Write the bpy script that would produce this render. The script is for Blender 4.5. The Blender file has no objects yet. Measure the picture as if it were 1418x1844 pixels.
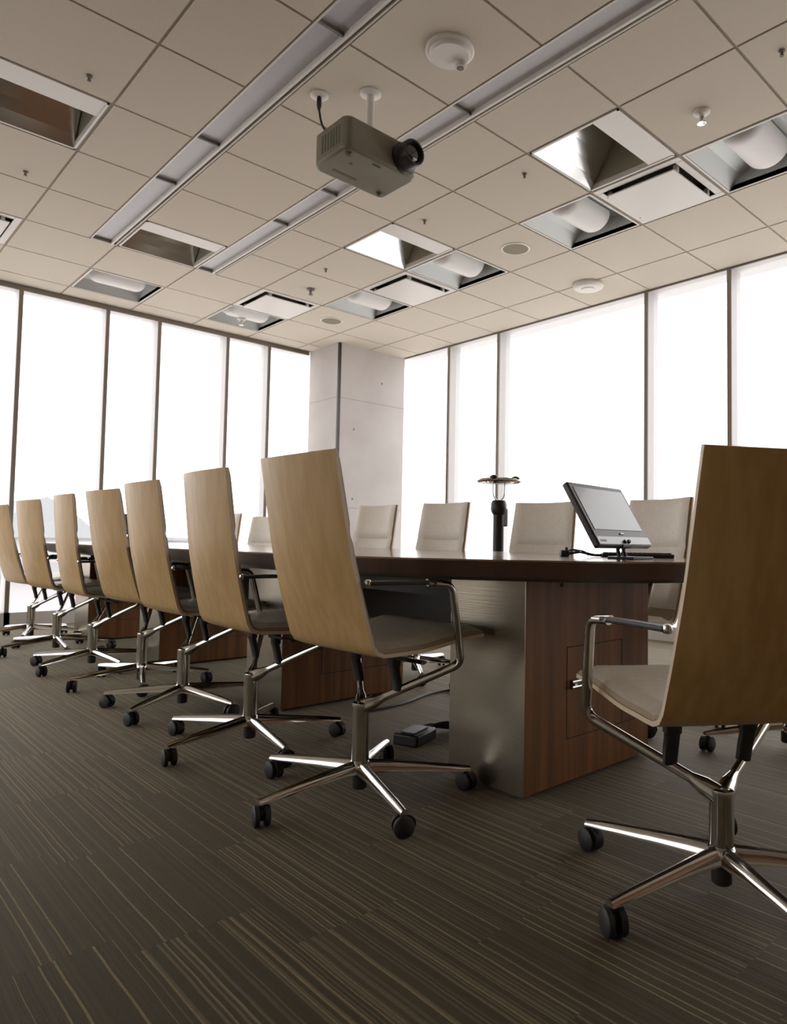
import bpy, bmesh, math, random
from math import sin, cos, pi, radians
from mathutils import Vector, Matrix

S = bpy.context.scene
C = S.collection

# ------------------------------------------------------------------ camera
W_IMG = 1418.0
F_PX, CX, CY = 1251.2, 842.1, 914.5
YAW, PITCH, ROLL = radians(44.42), radians(2.80), radians(0.89)
CAM_H = 0.79
cam_data = bpy.data.cameras.new('camera')
cam = bpy.data.objects.new('camera', cam_data)
C.objects.link(cam)
fw0 = Vector((sin(YAW), cos(YAW), 0)); r0 = Vector((cos(YAW), -sin(YAW), 0)); z0 = Vector((0, 0, 1))
fwd = fw0 * cos(PITCH) + z0 * sin(PITCH)
up0 = z0 * cos(PITCH) - fw0 * sin(PITCH)
rgt = r0 * cos(ROLL) + up0 * sin(ROLL)
upv = up0 * cos(ROLL) - r0 * sin(ROLL)
M = Matrix.Identity(4)
for i in range(3):
    M[i][0] = rgt[i]; M[i][1] = upv[i]; M[i][2] = -fwd[i]
M[2][3] = CAM_H
cam.matrix_world = M
cam_data.sensor_fit = 'HORIZONTAL'
cam_data.sensor_width = 36.0
cam_data.lens = 36.0 * F_PX / W_IMG
cam_data.shift_x = (709.0 - CX) / W_IMG
cam_data.shift_y = (CY - 922.0) / W_IMG
cam_data.dof.use_dof = True
cam_data.dof.focus_distance = 2.3
cam_data.dof.aperture_fstop = 8.0
cam_data.clip_start = 0.05
cam_data.clip_end = 2000
S.camera = cam

# ------------------------------------------------------------------ world and exposure
world = bpy.data.worlds.new('overcast_sky')
S.world = world
world.use_nodes = True
wn = world.node_tree
wn.nodes.clear()
wo = wn.nodes.new('ShaderNodeOutputWorld')
wb = wn.nodes.new('ShaderNodeBackground')
wb.inputs['Color'].default_value = (1.0, 0.955, 0.965, 1)
wb.inputs['Strength'].default_value = 3.1
wn.links.new(wb.outputs[0], wo.inputs[0])
S.view_settings.view_transform = 'Standard'
S.view_settings.look = 'None'
S.view_settings.exposure = 0.0
S.view_settings.gamma = 1.0
S.view_settings.use_curve_mapping = False
S.cycles.max_bounces = 10
S.cycles.diffuse_bounces = 6
S.cycles.transparent_max_bounces = 12

# ------------------------------------------------------------------ helpers
def tag(o, label=None, cat=None, group=None, kind=None):
    if label: o['label'] = label
    if cat: o['category'] = cat
    if group: o['group'] = group
    if kind: o['kind'] = kind
    return o

def empty(name, loc=(0, 0, 0), rz=0.0):
    o = bpy.data.objects.new(name, None)
    o.empty_display_size = 0.1
    C.objects.link(o)
    o.location = loc
    o.rotation_euler = (0, 0, rz)
    return o

class MB:
    """collects geometry for one mesh object"""
    def __init__(self):
        self.bm = bmesh.new()
        self.smooth = False
    def box(self, x0, y0, z0, x1, y1, z1, mi=0):
        v = [self.bm.verts.new(p) for p in ((x0,y0,z0),(x1,y0,z0),(x1,y1,z0),(x0,y1,z0),(x0,y0,z1),(x1,y0,z1),(x1,y1,z1),(x0,y1,z1))]
        for f in ((0,3,2,1),(4,5,6,7),(0,1,5,4),(1,2,6,5),(2,3,7,6),(3,0,4,7)):
            fa = self.bm.faces.new([v[i] for i in f]); fa.material_index = mi
        return self
    def quad(self, *pts, mi=0):
        f = self.bm.faces.new([self.bm.verts.new(p) for p in pts]); f.material_index = mi
        return self
    def prism(self, poly, z0, z1, mi=0):
        a = [self.bm.verts.new((x, y, z0)) for x, y in poly]
        b = [self.bm.verts.new((x, y, z1)) for x, y in poly]
        n = len(poly)
        self.bm.faces.new(a[::-1]).material_index = mi
        self.bm.faces.new(b).material_index = mi
        for i in range(n):
            self.bm.faces.new((a[i], a[(i+1) % n], b[(i+1) % n], b[i])).material_index = mi
        return self
    def rings(self, rings, cap=True, mi=0):
        """rings: list of lists of points, stitched"""
        vs = [[self.bm.verts.new(p) for p in r] for r in rings]
        n = len(vs[0])
        for a, b in zip(vs[:-1], vs[1:]):
            for i in range(n):
                f = self.bm.faces.new((a[i], a[(i+1) % n], b[(i+1) % n], b[i])); f.material_index = mi; f.smooth = True
        if cap:
            self.bm.faces.new(vs[0][::-1]).material_index = mi
            self.bm.faces.new(vs[-1]).material_index = mi
        return self
    def lathe(self, prof, c=(0, 0, 0), n=28, mi=0):
        """prof: (radius, z) from one end to the other"""
        rs = []
        for r, z in prof:
            rs.append([(c[0] + r*cos(2*pi*i/n), c[1] + r*sin(2*pi*i/n), c[2] + z) for i in range(n)])
        return self.rings(rs, True, mi)
    def tube(self, pts, ra, rb=None, n=12, mi=0, upref=(0, 0, 1), power=2.0):
        """sweep an ellipse (or rounded box when power > 2) along pts; ra across, rb along the up reference"""
        P = [Vector(p) for p in pts]
        m = len(P)
        RA = ra if isinstance(ra, (list, tuple)) else [ra]*m
        rb = ra if rb is None else rb
        RB = rb if isinstance(rb, (list, tuple)) else [rb]*m
        rs = []
        side_prev = None
        for i in range(m):
            t = (P[min(i+1, m-1)] - P[max(i-1, 0)]).normalized()
            u = Vector(upref)
            s = t.cross(u)
            if s.length < 1e-3:
                s = side_prev if side_prev is not None else t.cross(Vector((0, 1, 0)))
            s.normalize()
            if side_prev is not None and s.dot(side_prev) < 0: s = -s
            side_prev = s
            w = s.cross(t).normalized()
            ring = []
            for k in range(n):
                a = 2*pi*k/n
                ca, sa = cos(a), sin(a)
                e = 2.0/power
                ca = math.copysign(abs(ca)**e, ca); sa = math.copysign(abs(sa)**e, sa)
                ring.append(P[i] + s*(RA[i]*ca) + w*(RB[i]*sa))
            rs.append(ring)
        return self.rings(rs, True, mi)
    def build(self, name, mats, parent=None, smooth=False, bevel=0.0, loc=None):
        bmesh.ops.recalc_face_normals(self.bm, faces=self.bm.faces)
        me = bpy.data.meshes.new(name)
        self.bm.to_mesh(me); self.bm.free()
        if not isinstance(mats, (list, tuple)): mats = [mats]
        for m in mats: me.materials.append(m)
        if smooth:
            for p in me.polygons: p.use_smooth = True
        me.set_sharp_from_angle(angle=radians(38))
        o = bpy.data.objects.new(name, me)
        C.objects.link(o)
        if parent is not None: o.parent = parent
        if loc is not None: o.location = loc
        if bevel > 0:
            b = o.modifiers.new('bevel', 'BEVEL'); b.width = bevel; b.segments = 2; b.limit_method = 'ANGLE'; b.angle_limit = radians(40)
        return o

def smooth_path(pts, r=0.05, n=6):
    """round the inner corners of a polyline"""
    P = [Vector(p) for p in pts]
    out = [P[0]]
    for i in range(1, len(P)-1):
        a, b, c = P[i-1], P[i], P[i+1]
        ra = min(r, (a-b).length*0.45, (c-b).length*0.45)
        p0 = b + (a-b).normalized()*ra; p2 = b + (c-b).normalized()*ra
        for k in range(n+1):
            t = k/n
            out.append(p0*(1-t)**2 + b*2*t*(1-t) + p2*t*t)
    out.append(P[-1])
    return out

def children(o):
    return [c for c in bpy.data.objects if c.parent == o]

def copy_tree(o, kids, parent=None):
    c = o.copy(); C.objects.link(c); c.parent = parent
    for ch in kids.get(o.name, []):
        copy_tree(ch, kids, c)
    return c

def kid_map(root):
    km = {}
    def rec(o):
        km[o.name] = children(o)
        for c in km[o.name]: rec(c)
    rec(root)
    return km

# ------------------------------------------------------------------ materials
def mat(name, col, rough=0.5, metal=0.0, spec=0.5, coat=0.0):
    m = bpy.data.materials.new(name); m.use_nodes = True
    b = m.node_tree.nodes['Principled BSDF']
    b.inputs['Base Color'].default_value = (*col, 1)
    b.inputs['Roughness'].default_value = rough
    b.inputs['Metallic'].default_value = metal
    b.inputs['Specular IOR Level'].default_value = spec
    b.inputs['Coat Weight'].default_value = coat
    return m

def nodes(m):
    return m.node_tree.nodes, m.node_tree.links, m.node_tree.nodes['Principled BSDF']

def noise_mat(name, c1, c2, scale=(20, 20, 20), rough=0.5, detail=3, metal=0.0, bump=0.0, spec=0.5, nscale=1.0, r0=0.35, r1=0.65, coat=0.0):
    m = mat(name, c1, rough, metal, spec, coat)
    N, L, b = nodes(m)
    tc = N.new('ShaderNodeTexCoord'); mp = N.new('ShaderNodeMapping'); mp.inputs['Scale'].default_value = scale
    nz = N.new('ShaderNodeTexNoise'); nz.inputs['Scale'].default_value = nscale; nz.inputs['Detail'].default_value = detail
    rp = N.new('ShaderNodeValToRGB')
    rp.color_ramp.elements[0].position = r0; rp.color_ramp.elements[0].color = (*c1, 1)
    rp.color_ramp.elements[1].position = r1; rp.color_ramp.elements[1].color = (*c2, 1)
    L.new(tc.outputs['Object'], mp.inputs[0]); L.new(mp.outputs[0], nz.inputs['Vector'])
    L.new(nz.outputs['Fac'], rp.inputs[0]); L.new(rp.outputs[0], b.inputs['Base Color'])
    if bump:
        bp = N.new('ShaderNodeBump'); bp.inputs['Strength'].default_value = bump; bp.inputs['Distance'].default_value = 0.002
        L.new(nz.outputs['Fac'], bp.inputs['Height']); L.new(bp.outputs[0], b.inputs['Normal'])
    return m

M_shell = noise_mat('light_oak_veneer', (0.54, 0.345, 0.14), (0.63, 0.42, 0.19), (34, 34, 1.3), 0.36, 4, spec=0.4)
M_shell_edge = mat('plywood_edge', (0.70, 0.58, 0.42), 0.45)
M_pad = noise_mat('cream_leather', (0.78, 0.715, 0.62), (0.82, 0.76, 0.67), (60, 60, 60), 0.42, 2, bump=0.08)
M_seat = noise_mat('shaded_seat_leather', (0.52, 0.47, 0.39), (0.57, 0.52, 0.43), (60, 60, 60), 0.42, 2, bump=0.08)  # cream leather darkened, shade on the seats put into the colour
M_pad_edge = mat('pad_welt', (0.33, 0.25, 0.17), 0.6)
M_chrome = mat('polished_aluminium', (0.60, 0.585, 0.55), 0.10, 1.0)
M_legtop = mat('dark_polished_leg_top', (0.035, 0.032, 0.028), 0.14, 0.0, 0.8, 0.6)
M_black = mat('black_plastic', (0.022, 0.020, 0.018), 0.42)
M_blackmetal = mat('dark_steel', (0.06, 0.055, 0.05), 0.3, 0.6)
M_rubber = mat('black_rubber', (0.018, 0.017, 0.016), 0.55)
M_cherry = noise_mat('cherry_veneer', (0.125, 0.052, 0.016), (0.225, 0.092, 0.027), (24, 24, 1.1), 0.45, 4, spec=0.25)
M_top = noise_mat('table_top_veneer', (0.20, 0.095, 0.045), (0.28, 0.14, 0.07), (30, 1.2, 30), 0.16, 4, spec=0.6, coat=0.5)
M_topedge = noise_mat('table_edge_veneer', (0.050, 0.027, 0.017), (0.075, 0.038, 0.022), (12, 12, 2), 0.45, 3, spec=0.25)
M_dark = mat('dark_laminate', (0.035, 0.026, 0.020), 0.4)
M_groove = mat('shadow_gap', (0.03, 0.018, 0.01), 0.8)
M_tile = noise_mat('ceiling_tile', (0.655, 0.592, 0.50), (0.695, 0.632, 0.54), (180, 180, 180), 0.9, 2, bump=0.05)
M_tbar = mat('ceiling_grid_paint', (0.34, 0.29, 0.23), 0.7)
M_white = mat('white_enamel', (0.78, 0.75, 0.71), 0.35)
M_lens = mat('frosted_acrylic', (0.56, 0.55, 0.57), 0.35)
M_lensdark = mat('light_channel_grey', (0.18, 0.165, 0.14), 0.5)
M_basket = noise_mat('perforated_steel_basket', (0.90, 0.88, 0.87), (0.94, 0.92, 0.91), (400, 400, 400), 0.45, 0)
M_coffer = mat('satin_reflector', (0.56, 0.585, 0.575), 0.45, 0.35)
M_mirror = noise_mat('specular_reflector', (0.72, 0.735, 0.74), (0.78, 0.79, 0.79), (2, 2, 4), 0.15, 2, metal=1.0)
M_plenum = mat('fixture_inner_steel', (0.42, 0.39, 0.30), 0.4, 0.4)
M_mull = mat('anodised_mullion', (0.66, 0.65, 0.66), 0.45)
M_cap = mat('bronze_mullion_cap', (0.25, 0.215, 0.18), 0.5, 0.1)
M_sill = mat('sill_paint', (0.70, 0.68, 0.66), 0.5)
M_wallpaint = mat('interior_wall_paint', (0.80, 0.77, 0.70), 0.85)
M_conc = noise_mat('board_formed_concrete', (0.60, 0.565, 0.55), (0.68, 0.65, 0.64), (2.2, 2.2, 2.2), 0.85, 6, bump=0.15, r0=0.3, r1=0.7)
M_projector = noise_mat('projector_shell', (0.22, 0.20, 0.145), (0.245, 0.225, 0.165), (8, 8, 8), 0.45, 1)
M_projdark = mat('projector_vent', (0.12, 0.11, 0.08), 0.5)
M_glasslens = mat('projector_lens_glass', (0.02, 0.015, 0.015), 0.05, 0.0, 0.8, 1.0)
M_bezel = mat('monitor_bezel', (0.045, 0.040, 0.038), 0.35)
M_silver = mat('silver_plastic', (0.42, 0.43, 0.45), 0.35, 0.3)
M_screen = mat('monitor_glass', (0.17, 0.185, 0.195), 0.22, 0.0, 0.8, 0.25)
M_clear = mat('clear_acrylic', (0.75, 0.77, 0.78), 0.1, 0.0, 0.7)
M_paper = mat('paper', (0.8, 0.79, 0.77), 0.7)
M_speaker = noise_mat('speaker_mesh', (0.22, 0.19, 0.13), (0.32, 0.28, 0.20), (700, 700, 700), 0.7, 0)
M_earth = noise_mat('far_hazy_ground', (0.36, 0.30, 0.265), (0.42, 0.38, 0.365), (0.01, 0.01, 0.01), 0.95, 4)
M_bounce = noise_mat('pale_bounce_ground', (0.78, 0.75, 0.72), (0.84, 0.82, 0.80), (0.1, 0.1, 0.1), 0.95, 4)
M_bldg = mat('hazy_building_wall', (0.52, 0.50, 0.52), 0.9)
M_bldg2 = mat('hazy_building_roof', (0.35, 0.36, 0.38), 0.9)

# brushed stainless steel: fine horizontal grain that stretches the reflections
M_steel = mat('brushed_stainless', (0.40, 0.36, 0.29), 0.27, 1.0)
N, L, b = nodes(M_steel)
tc = N.new('ShaderNodeTexCoord'); mp = N.new('ShaderNodeMapping'); mp.inputs['Scale'].default_value = (3, 3, 260)
nz = N.new('ShaderNodeTexNoise'); nz.inputs['Scale'].default_value = 1.0; nz.inputs['Detail'].default_value = 2
bp = N.new('ShaderNodeBump'); bp.inputs['Strength'].default_value = 0.12; bp.inputs['Distance'].default_value = 0.0015
L.new(tc.outputs['Object'], mp.inputs[0]); L.new(mp.outputs[0], nz.inputs['Vector']); L.new(nz.outputs['Fac'], bp.inputs['Height']); L.new(bp.outputs[0], b.inputs['Normal'])

# window glass: nearly clear with a faint reflection
M_glass = bpy.data.materials.new('window_glass'); M_glass.use_nodes = True
N = M_glass.node_tree.nodes; L = M_glass.node_tree.links; N.clear()
out = N.new('ShaderNodeOutputMaterial'); mix = N.new('ShaderNodeMixShader'); tr = N.new('ShaderNodeBsdfTransparent'); gl = N.new('ShaderNodeBsdfGlossy')
lwt = N.new('ShaderNodeLayerWeight'); lwt.inputs['Blend'].default_value = 0.5
pw = N.new('ShaderNodeMath'); pw.operation = 'POWER'; pw.inputs[1].default_value = 5.0
lw = N.new('ShaderNodeMath'); lw.operation = 'MULTIPLY_ADD'; lw.inputs[1].default_value = 0.6; lw.inputs[2].default_value = 0.03
tr.inputs['Color'].default_value = (0.96, 0.975, 0.97, 1); gl.inputs['Roughness'].default_value = 0.02
L.new(lwt.outputs['Facing'], pw.inputs[0]); L.new(pw.outputs[0], lw.inputs[0])
L.new(lw.outputs[0], mix.inputs[0]); L.new(tr.outputs[0], mix.inputs[1]); L.new(gl.outputs[0], mix.inputs[2]); L.new(mix.outputs[0], out.inputs[0])

# carpet tiles: yarn stripes along y, each tile with its own run of stripes
def carpet_material():
    m = mat('striped_carpet_tile', (0.08, 0.065, 0.045), 0.72, spec=0.45)
    N, L, b = nodes(m)
    def math_(op, a, bb=None, clamp=False):
        n = N.new('ShaderNodeMath'); n.operation = op; n.use_clamp = clamp
        for i, v in enumerate((a, bb)):
            if v is None: continue
            if isinstance(v, (int, float)): n.inputs[i].default_value = v
            else: L.new(v, n.inputs[i])
        return n.outputs[0]
    tc = N.new('ShaderNodeTexCoord'); sp = N.new('ShaderNodeSeparateXYZ'); L.new(tc.outputs['Object'], sp.inputs[0])
    X, Y = sp.outputs[0], sp.outputs[1]
    T = 0.50
    # a little wobble in each yarn
    wob = N.new('ShaderNodeTexNoise'); wob.inputs['Scale'].default_value = 9; wob.inputs['Detail'].default_value = 1
    L.new(tc.outputs['Object'], wob.inputs['Vector'])
    Xw = math_('ADD', X, math_('MULTIPLY', math_('SUBTRACT', wob.outputs['Fac'], 0.5), 0.004))
    tx = math_('FLOOR', math_('DIVIDE', X, 0.25))
    off = N.new('ShaderNodeTexWhiteNoise'); off.noise_dimensions = '1D'; L.new(tx, off.inputs['W'])
    ty = math_('FLOOR', math_('ADD', math_('DIVIDE', Y, 0.5), math_('MULTIPLY', off.outputs['Value'], 7.0)))
    cid = N.new('ShaderNodeCombineXYZ'); L.new(tx, cid.inputs[0]); L.new(ty, cid.inputs[1])
    h = N.new('ShaderNodeTexWhiteNoise'); h.noise_dimensions = '3D'; L.new(cid.outputs[0], h.inputs['Vector'])
    hv = h.outputs['Value']
    cs = N.new('ShaderNodeSeparateColor'); L.new(h.outputs['Color'], cs.inputs[0])
    def stripes(freq, thr, soft, seed):
        s = math_('ADD', math_('MULTIPLY', Xw, freq), math_('MULTIPLY', hv, 91.7 + seed))
        w = N.new('ShaderNodeTexNoise'); w.noise_dimensions = '1D'; w.inputs['Scale'].default_value = 1.0; w.inputs['Detail'].default_value = 0
        L.new(s, w.inputs['W'])
        mr = N.new('ShaderNodeMapRange'); mr.inputs['From Min'].default_value = thr; mr.inputs['From Max'].default_value = thr + soft
        L.new(w.outputs['Fac'], mr.inputs[0])
        return mr.outputs[0]
    fine = stripes(115, 0.56, 0.04, 3)      # dense thin yarns
    wide = stripes(120, 0.735, 0.015, 17)      # sparse bright yarns
    dark = stripes(60, 0.56, 0.05, 41)
    dens = N.new('ShaderNodeMapRange'); dens.inputs['From Min'].default_value = 0.38; dens.inputs['From Max'].default_value = 0.65; dens.inputs['To Min'].default_value = 0.12
    L.new(cs.outputs[0], dens.inputs[0])
    # yarn fleck
    fl = N.new('ShaderNodeTexNoise'); fl.inputs['Scale'].default_value = 420; fl.inputs['Detail'].default_value = 2
    L.new(tc.outputs['Object'], fl.inputs['Vector'])
    brk = N.new('ShaderNodeTexNoise'); brk.inputs['Scale'].default_value = 160; brk.inputs['Detail'].default_value = 1
    L.new(tc.outputs['Object'], brk.inputs['Vector'])
    def mixc(fac, a, bb):
        n = N.new('ShaderNodeMix'); n.data_type = 'RGBA'
        if isinstance(fac, (int, float)): n.inputs['Factor'].default_value = fac
        else: L.new(fac, n.inputs['Factor'])
        for k, v in (('A', a), ('B', bb)):
            sock = [s for s in n.inputs if s.name == k and s.type == 'RGBA'][0]
            if isinstance(v, tuple): sock.default_value = (*v, 1)
            else: L.new(v, sock)
        return [s for s in n.outputs if s.type == 'RGBA'][0]
    base = mixc(cs.outputs[1], (0.047, 0.036, 0.017), (0.065, 0.051, 0.027))
    c1 = mixc(math_('MULTIPLY', fine, math_('MULTIPLY', dens.outputs[0], 0.62)), base, (0.235, 0.195, 0.130))
    c2 = mixc(math_('MULTIPLY', dark, 0.45), c1, (0.036, 0.027, 0.019))
    c3 = mixc(math_('MULTIPLY', wide, math_('ADD', brk.outputs['Fac'], 0.15, True)), c2, (0.38, 0.29, 0.15))
    c4 = mixc(math_('MULTIPLY', brk.outputs['Fac'], 0.35), c3, (0.045, 0.035, 0.025))
    L.new(c4, b.inputs['Base Color'])
    hgt = math_('ADD', math_('MULTIPLY', fine, 0.6), math_('MULTIPLY', fl.outputs['Fac'], 0.9))
    bp = N.new('ShaderNodeBump'); bp.inputs['Strength'].default_value = 0.35; bp.inputs['Distance'].default_value = 0.003
    L.new(hgt, bp.inputs['Height']); L.new(bp.outputs[0], b.inputs['Normal'])
    b.inputs['Specular Tint'].default_value = (0.95, 0.82, 0.6, 1)
    b.inputs['Sheen Weight'].default_value = 0.4
    b.inputs['Sheen Roughness'].default_value = 0.28
    b.inputs['Sheen Tint'].default_value = (0.95, 0.83, 0.62, 1)
    return m
M_carpet = carpet_material()

# wood panelling for the dark inner walls behind the camera
M_panel = noise_mat('walnut_panelling', (0.12, 0.050, 0.020), (0.24, 0.105, 0.045), (9, 9, 0.6), 0.4, 4)

# ------------------------------------------------------------------ setting
H = 2.983                     # ceiling height
XW, YW = 5.22, 7.05           # window walls
XL, YB = -4.39, -3.0         # inner walls
def struct(o, label=None): return tag(o, label, None, None, 'structure')

m = MB(); m.box(XL, YB, -0.12, XW+0.2, YW+0.2, 0.0)
struct(m.build('floor', M_carpet), 'brown striped carpet tile floor')

m = MB(); m.box(XL-0.15, YB-0.15, 0, XL, 2.6, H+0.6); m.box(XL-0.15, 2.6, H, XL, YW+0.2, H+0.6)
struct(m.build('wall_left', M_wallpaint), 'painted inner wall')
m = MB(); m.box(XL, YB-0.15, 0, XW+0.2, YB, H+0.6)
struct(m.build('wall_back', M_panel), 'dark wood panelled inner wall')
m = MB(); m.box(XL-0.15, YB-0.15, H+0.42, XW+0.35, YW+0.35, H+0.6)
struct(m.build('trim_1', M_white), 'slab above the ceiling void')
m = MB(); m.box(XW+0.03, YB, H+0.004, XW+0.3, YW+0.3, H+0.45); m.box(XL, YW+0.03, H+0.004, XW+0.03, YW+0.3, H+0.45)
struct(m.build('trim_2', M_mull), 'spandrel band above the windows')

# grid lines measured from the photograph
Xa, Xb, Xc, Xd, Xe, Xf, Xg, Xh, Xi = 1.090, 1.502, 1.685, 2.290, 2.467, 2.891, 3.499, 4.106, 4.720
YR = {-2: 1.306, -1: 1.909, 0: 2.514, 1: 3.123, 2: 3.732, 3: 4.341, 4: 4.950, 5: 5.556, 6: 6.168, 7: 6.778}
ylines = [YW]
ylines += [YR[k] for k in range(7, -3, -1)]
while ylines[-1] > YB + 0.6: ylines.append(ylines[-1] - 0.609)
ylines.append(YB)
ylines = ylines[::-1]
xn = [XL, -3.78, -3.171, -2.562, -1.953, -1.344, -0.735, -0.127, 0.482, Xa, Xb, Xc, Xd, Xe, Xf, Xg, Xh, Xi, XW]
xf = [XL, -3.78, -3.171, -2.562, -1.953, -1.344, -0.735, -0.127, 0.482, Xa, Xc, Xd, Xf, Xg, Xh, Xi, XW]
REFL = [(Xf, Xg, -1, 0), (Xf, Xg, 2, 3), (Xc, Xd, 4, 5), (0.482, Xa, 2, 3)]
BASK = [(Xg, Xh, -2, -1), (Xg, Xh, 0, 1), (Xg, Xh, 2, 3), (Xg, Xh, 4, 5), (Xc, Xd, 6, 7), (Xf, Xg, 6, 7)]
DIFF = [(Xg, Xh, -1, 0), (Xg, Xh, 3, 4), (Xf, Xg, 5, 6), (0.482, Xa, 5, 6)]
holes = [(x0, YR[k]) for x0, x1, k, kk in REFL + BASK + DIFF]
COLX, COLY = 4.30, 6.46

ct = MB(); g = 0.007
for j in range(len(ylines)-1):
    y0, y1 = ylines[j], ylines[j+1]
    xs = xn if y0 < YR[5] - 0.01 else xf
    for i in range(len(xs)-1):
        x0, x1 = xs[i], xs[i+1]
        if xs is xn and (abs(x0-Xb) < 1e-6 or abs(x0-Xd) < 1e-6): continue
        if any(abs(x0-hx) < 1e-3 and abs(y0-hy) < 1e-3 for hx, hy in holes): continue
        ct.box(x0+g, y0+g, H, x1-g, y1-g, H+0.018)
ceil = struct(ct.build('ceiling', M_tile), 'suspended ceiling of square pale tiles')
gb = MB(); t = 0.012
for y in ylines:
    for x0, x1 in ((XL, Xb), (Xc, Xd), (Xe, XW)) if y < YR[5]-0.01 else ((XL, XW),):
        gb.box(x0, y-t, H+0.005, x1, y+t, H+0.03)
for x in (XL, -3.78, -3.171, -2.562, -1.953, -1.344, -0.735, -0.127, 0.482, Xa, Xf, Xg, Xh, Xi, XW):
    gb.box(x-t, YB, H+0.0048, x+t, YW, H+0.0298)
for x in (Xb, Xc, Xd, Xe):
    gb.box(x-t*0.8, YB, H+0.0048, x+t*0.8, YR[5], H+0.0298)
for x in (Xc, Xd):
    gb.box(x-t, YR[5], H+0.0048, x+t, YW, H+0.0298)
gb.build('ceiling_grid', M_tbar, ceil)

# concrete column in the window corner
m = MB(); m.box(COLX, COLY, 0, XW+0.02, YW+0.02, H+0.02)
col = struct(m.build('wall_corner', M_conc, bevel=0.006), 'grey concrete column in the window corner')
m = MB(); m.box(COLX-0.004, COLY-0.004, 0, COLX+0.028, COLY+0.02, H+0.001)
m.build('corner_strip', M_blackmetal, col)
m = MB()
m.box(COLX+0.03, COLY-0.0012, 2.368, XW+0.02, COLY+0.01, 2.374)
m.box(COLX-0.0012, COLY+0.03, 2.372, COLX+0.01, YW, 2.377)
m.box(COLX+0.03, COLY-0.0012, 1.145, XW+0.02, COLY+0.01, 1.150)
m.build('form_joint', mat('concrete_joint', (0.40, 0.375, 0.36), 0.9), col)
m = MB()
for hx, hz in ((4.52, 2.035), (4.90, 2.62), (4.52, 1.25)):
    m.rings([[(hx+0.012*cos(a*pi/6), COLY+0.006, hz+0.012*sin(a*pi/6)) for a in range(12)], [(hx+0.012*cos(a*pi/6), COLY-0.0015, hz+0.012*sin(a*pi/6)) for a in range(12)]])
m.build('tie_hole', mat('tie_hole_shadow', (0.25, 0.23, 0.22), 0.9), col)

# window walls: one structure object per bay
wi = 1
def bay_right(y0, y1):
    global wi
    mw = MB()
    mw.box(XW+0.012, y0-0.017, 0.10, XW+0.17, y0+0.017, H+0.02)         # mullion at the near side
    mw.box(XW+0.016, y0+0.017, H-0.004, XW+0.16, y1-0.017, H+0.02)      # head
    o = struct(mw.build('window_%d' % wi, M_mull), 'unseen window bay added for side light')
    q = MB(); q.box(XW, y0-0.017, 0.10, XW+0.0118, y0+0.017, H+0.02); q.box(XW+0.001, y0+0.0175, H-0.013, XW+0.015, y1-0.017, H+0.02)
    q.build('cap_strip', M_cap, o)
    p = MB(); p.box(XW+0.10, y0+0.022, 0.12, XW+0.112, y1-0.022, H)
    p.build('pane', M_glass, o)
    s = MB(); s.box(XW-0.015, y0-0.022, 0.0, XW+0.17, y1+0.022, 0.12)
    s.build('sill', M_sill, o)
    wi += 1
def bay_left(x0, x1):
    global wi
    mw = MB()
    mw.box(x0-0.017, YW+0.012, 0.10, x0+0.017, YW+0.17, H+0.02)
    mw.box(x0+0.017, YW+0.016, H-0.03, x1-0.017, YW+0.16, H+0.02)
    o = struct(mw.build('window_%d' % wi, M_mull), 'unseen window bay added for side light')
    q = MB(); q.box(x0-0.017, YW, 0.10, x0+0.017, YW+0.0118, H+0.02); q.box(x0+0.0175, YW+0.001, H-0.045, x1-0.017, YW+0.015, H+0.02)
    q.build('cap_strip', M_cap, o)
    p = MB(); p.box(x0+0.022, YW+0.10, 0.12, x1-0.022, YW+0.112, H)
    p.build('pane', M_glass, o)
    s = MB(); s.box(x0-0.022, YW-0.015, 0.0, x1+0.022, YW+0.17, 0.12)
    s.build('sill', M_sill, o)
    wi += 1
ys = [COLY+0.0, 5.665, 4.905, 3.16, 2.42, 0.68, -0.06, -1.80, -2.54, YB]
for a_, b_ in zip(ys[1:], ys[:-1]): bay_right(a_, b_)
xs_ = [COLX, 3.775, 3.290, 2.575, 2.095, 1.385, 0.905, 0.19, -0.285, -1.0, -1.48, -2.19, -2.67, -3.38, -3.86, XL]
for a_, b_ in zip(xs_[1:], xs_[:-1]): bay_left(a_, b_)

def added_side_bay(y0, y1):  # glazing out of view, added to throw side light on the chair backs
    global wi
    mw = MB(); mw.box(XL-0.17, y0-0.017, 0.10, XL-0.012, y0+0.017, H); mw.box(XL-0.16, y0+0.017, H-0.03, XL-0.016, y1-0.017, H)
    o = struct(mw.build('window_%d' % wi, M_mull), 'unseen window bay added for side light')
    p = MB(); p.box(XL-0.112, y0+0.017, 0.12, XL-0.10, y1-0.017, H-0.03); p.build('pane', M_glass, o)
    q = MB(); q.box(XL-0.17, y0-0.022, 0.0, XL+0.015, y1+0.022, 0.12); q.build('sill', M_sill, o)
    wi += 1
for a_, b_ in zip((2.62, 4.1, 5.5), (4.1, 5.5, YW)): added_side_bay(a_, b_)

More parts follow.
